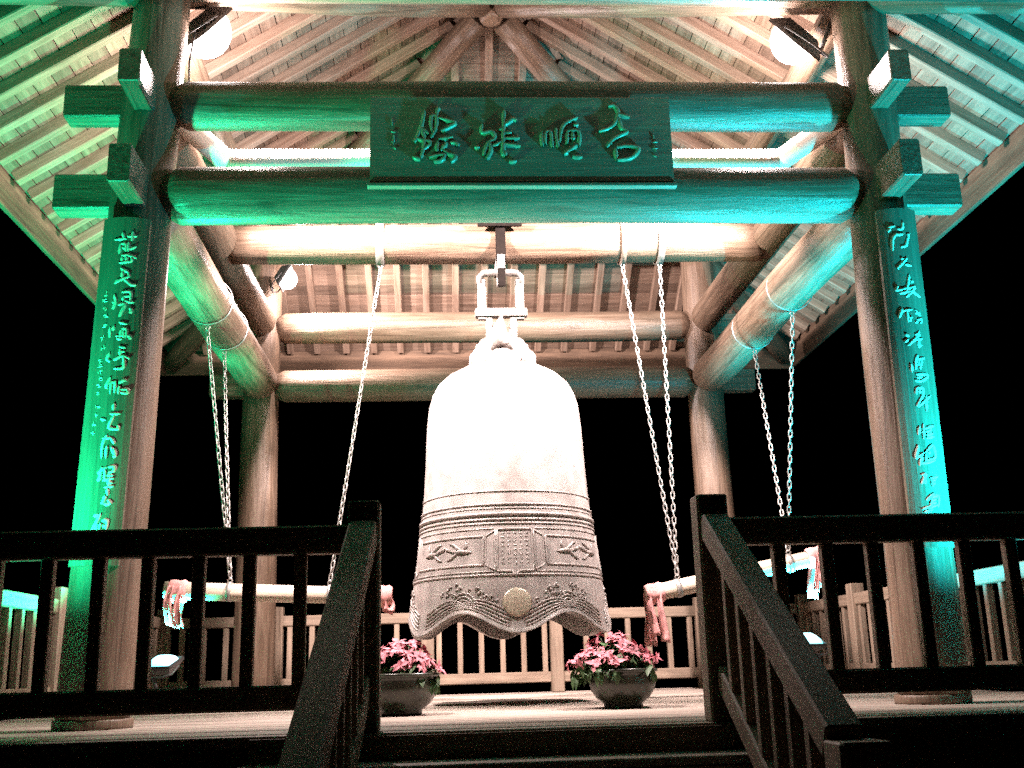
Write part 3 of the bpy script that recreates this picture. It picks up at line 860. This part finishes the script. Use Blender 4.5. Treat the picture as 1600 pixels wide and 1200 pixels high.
# ================================================================== POTTED POINSETTIAS
def pot(x, y, s, label, plabel, seed, rx, rz_h, dx=0.0):
    rn = random.Random(seed)
    root = empty('flower_pot', (x, y, 0)); tag(root, label, 'flower pot', 'glazed flower pots in front of the bell')
    prof = [(.125, .001), (.135, .015), (.13, .03), (.185, .07), (.217, .12), (.228, .17), (.218, .212), (.225, .232), (.245, .238), (.245, .255), (.215, .258), (.20, .24), (.19, .21)]
    MB().lathe([(r_ * s, z * s) for r_, z in prof], 36, True).build('pot_body', 'pot', root)
    MB().lathe([(.0, .222 * s), (.10 * s, .224 * s), (.197 * s, .218 * s)], 28, False).build('soil', 'soil', root)
    pl = empty('poinsettia', (x + dx, y, .2 * s)); tag(pl, plabel, 'plant', 'poinsettias in the glazed pots')
    H = .22 * s
    stems, br, lf = MB(), MB(), MB()
    def leafshape(mb, p, d, nrm, L, w, fold):
        d = d.normalized(); side = d.cross(nrm).normalized(); n2 = side.cross(d)
        rows = [(0, .0), (.22, .62), (.45, 1.0), (.70, .72), (1.0, 0.0)]
        vs = []
        for t, k in rows:
            drop = -fold * t * t * L
            c = p + d * (L * t) + n2 * drop
            vs += [c - side * w * k + n2 * (.18 * w * k), c, c + side * w * k + n2 * (.18 * w * k)]
        fs = []
        for q in range(4):
            for i in range(2): fs.append((q * 3 + i, q * 3 + i + 1, q * 3 + 4 + i, q * 3 + 3 + i))
        mb.add(vs, fs)
    heads = 64
    for k in range(heads):
        a = k * 2.39996 + rn.uniform(-.3, .3)
        u = math.sqrt((k + .5) / heads)
        rj = rx * rn.uniform(.82, 1.12)
        hx, hy = rj * u * math.cos(a), rj * .85 * u * math.sin(a)
        hz = rz_h * (1 - .62 * u * u) * rn.uniform(.78, 1.16)
        top = Vector((hx, hy, hz))
        stems.tube([(hx * .15, hy * .15, 0.01), (hx * .6, hy * .6, hz * .6), top], [.006, .005, .004], 5)
        tilt = Vector((hx, hy, rx * .75)).normalized()
        nb = rn.randint(6, 9)
        ph = rn.uniform(0, 6)
        t1 = tilt.orthogonal().normalized(); t2 = tilt.cross(t1)
        for q in range(nb):
            b = ph + q * 2 * math.pi / nb + rn.uniform(-.2, .2)
            d = t1 * math.cos(b) + t2 * math.sin(b) + tilt * rn.uniform(-.45, .75)
            leafshape(br, top, d, tilt, rn.uniform(.032, .072), rn.uniform(.011, .022), rn.uniform(-.2, .9))
        for q in range(7):
            b = ph + q * .9 + .5
            d = t1 * math.cos(b) + t2 * math.sin(b) - Vector((0, 0, rn.uniform(-.2, .35)))
            leafshape(lf, top - Vector((hx * .15, hy * .15, rn.uniform(.03, .10))), d, Vector((0, 0, 1)), rn.uniform(.07, .11), rn.uniform(.02, .032), rn.uniform(.2, .8))
    stems.build('stems', 'stem', pl); br.build('bracts', 'bract', pl); lf.build('leaves', 'leaf', pl)
pot(.70, -1.65, 1.0, 'dark glazed flower pot standing in front of the bell on the right', 'pink red poinsettia in the pot on the right', 7, .32, .26, -.05)
pot(-.80, -1.78, 1.04, 'dark glazed flower pot partly hidden by the left stair post', 'pink red poinsettia in the pot beside the left stair post', 8, .27, .25)

# ================================================================== LAMPS
def flood(name, pos, aim, label, group, size, glass, colr, power, spot_deg, blend, foot=None, soft=.10, bulge=.02, bulb=0):
    pos, aim = Vector(pos), Vector(aim)
    root = empty(name, pos)
    tag(root, label, 'floodlight', group)
    mm, _ = frame(pos, aim)
    T = rel(mm, root)
    w, h, d = size
    mb = MB()
    # tapered housing, open towards the front, with a thick rim
    o = [(-w / 2, -h / 2), (w / 2, -h / 2), (w / 2, h / 2), (-w / 2, h / 2)]
    lay = [(.55, -d), (1.0, -.01), (1.0, .012), (.90, .012), (.90, -.012)]
    vs = [(x * k, y * k, z) for k, z in lay for x, y in o]
    fs = [(3, 2, 1, 0)]
    for q in range(4):
        for i in range(4):
            j = (i + 1) % 4
            fs.append((q * 4 + i, q * 4 + j, q * 4 + 4 + j, q * 4 + 4 + i))
    hous = mb.add(vs, fs).build('housing', 'fixture', root, T)
    gr = []
    for q in range(6):
        k = math.sin(q / 5 * math.pi / 2); zz = math.cos(q / 5 * math.pi / 2)
        gr.append((k, zz))
    vs, fs = [], []
    for k, zz in gr:
        for i in range(16):
            a = 2 * math.pi * i / 16
            ca, sa = math.cos(a), math.sin(a)
            e = max(abs(ca), abs(sa)) ** .6
            vs.append((ca / e * k * w * .43, sa / e * k * h * .43, -.008 + zz * bulge))
    for q in range(5):
        for i in range(16):
            j = (i + 1) % 16
            fs.append((q * 16 + i, q * 16 + j, q * 16 + 16 + j, q * 16 + 16 + i))
    MB().add(vs, fs, True).build('glass', glass, hous)
    y = MB().tube([(-w / 2 - .015, 0, -.03), (-w / 2 - .02, -h * .55, -.05), (-w * .3, -h * .75, -.06), (w * .3, -h * .75, -.06), (w / 2 + .02, -h * .55, -.05), (w / 2 + .015, 0, -.03)], .009, 6)
    y.build('bracket', 'fixture', root, T)
    if foot is not None:
        f_ = Vector(foot)
        base = T @ Vector((0, -h * .75, -.06))
        MB().tube([base, f_ - pos], .016, 8).build('stand', 'fixture', root)
        if abs(f_.z) < .02:
            MB().lathe([(.09, .001), (.09, .015), (.03, .022)], 20).build('foot', 'fixture', root, Matrix.Translation(f_ - pos))
    ld = bpy.data.lights.new('lamp', 'SPOT')
    ld.energy = power; ld.color = colr; ld.spot_size = R(spot_deg); ld.spot_blend = blend; ld.shadow_soft_size = soft
    lo = bpy.data.objects.new('lamp', ld)
    col.objects.link(lo)
    lo.parent = root
    z = (aim - pos).normalized()
    q = z.to_track_quat('-Z', 'Y')
    lo.matrix_basis = Matrix.Translation(z * (.03 + bulge + soft)) @ q.to_matrix().to_4x4()
    if bulb:      # the frosted dome throws light sideways and up as well
        bd = bpy.data.lights.new('bulb', 'POINT')
        bd.energy = bulb; bd.color = colr; bd.shadow_soft_size = soft
        bo = bpy.data.objects.new('bulb', bd)
        col.objects.link(bo)
        bo.parent = root
        bo.matrix_basis = Matrix.Translation(z * (.03 + bulge + soft))
    return root
WARM = (1.0, .80, .77)
GREEN = (.012, 1.0, .46)
CYAN = (.012, .78, .92)
WG = 'warm floodlights under the roof'
CG = 'coloured floodlights on the deck'
flood('floodlight', (-2.22, -2.17, 4.85), (.1, .1, 2.5), 'glaring warm floodlight high in the left front corner under the roof', WG, (.40, .36, .10), 'warm_glass', WARM, 4600, 112, .7, foot=(-2.36, -2.40, 4.86), soft=.14, bulge=.21, bulb=350)
flood('floodlight', (2.18, -2.17, 4.81), (-.1, .2, 2.5), 'glaring warm floodlight high in the right front corner under the roof', WG, (.36, .34, .10), 'warm_glass', WARM, 4600, 112, .7, foot=(2.40, -2.40, 4.86), soft=.14, bulge=.19, bulb=330)
flood('floodlight', (-2.22, 2.08, 4.50), (.4, 2.0, 3.0), 'warm floodlight beside the head of the left rear column', WG, (.26, .26, .10), 'warm_glass', WARM, 800, 172, .5, foot=(-2.45, 2.38, 4.60), soft=.05, bulge=.13, bulb=140)
flood('ground_floodlight', (-2.83, .05, .40), (-3.35, -1.1, 3.2), 'blue green floodlight on the deck beyond the left front column', CG, (.28, .20, .08), 'teal_glass', GREEN, 2400, 128, .6, foot=(-2.83, .16, .001), soft=.05, bulge=.07)
flood('ground_floodlight', (2.58, .05, .44), (3.15, -1.1, 3.2), 'blue green floodlight on the deck beyond the right stair railing', CG, (.26, .20, .08), 'teal_glass', CYAN, 2400, 128, .6, foot=(2.58, .16, .001), soft=.05, bulge=.07)
flood('ground_floodlight', (-3.52, -3.50, .25), (-3.05, -2.95, 3.4), 'green floodlight at the left front corner of the deck', CG, (.22, .16, .10), 'teal_glass', GREEN, 1450, 132, .7, foot=(-3.56, -3.56, .001), soft=.05, bulge=.07)
flood('ground_floodlight', (3.52, -3.50, .25), (3.05, -2.95, 3.4), 'blue green floodlight at the right front corner of the deck', CG, (.22, .16, .10), 'teal_glass', CYAN, 2400, 132, .7, foot=(3.56, -3.56, .001), soft=.05, bulge=.07)

# cable that feeds the left lamp, stapled down the inner side of the column
c = MB().tube([(-2.22, -2.28, 4.88), (-2.235, -2.36, 4.70), (-2.25, -2.40, 4.45), (-2.245, -2.385, 4.20), (-2.255, -2.39, 3.95)], .008, 6).build('lamp_cable', 'fixture')
tag(c, 'thin dark cable running down from the left front floodlight', 'cable')
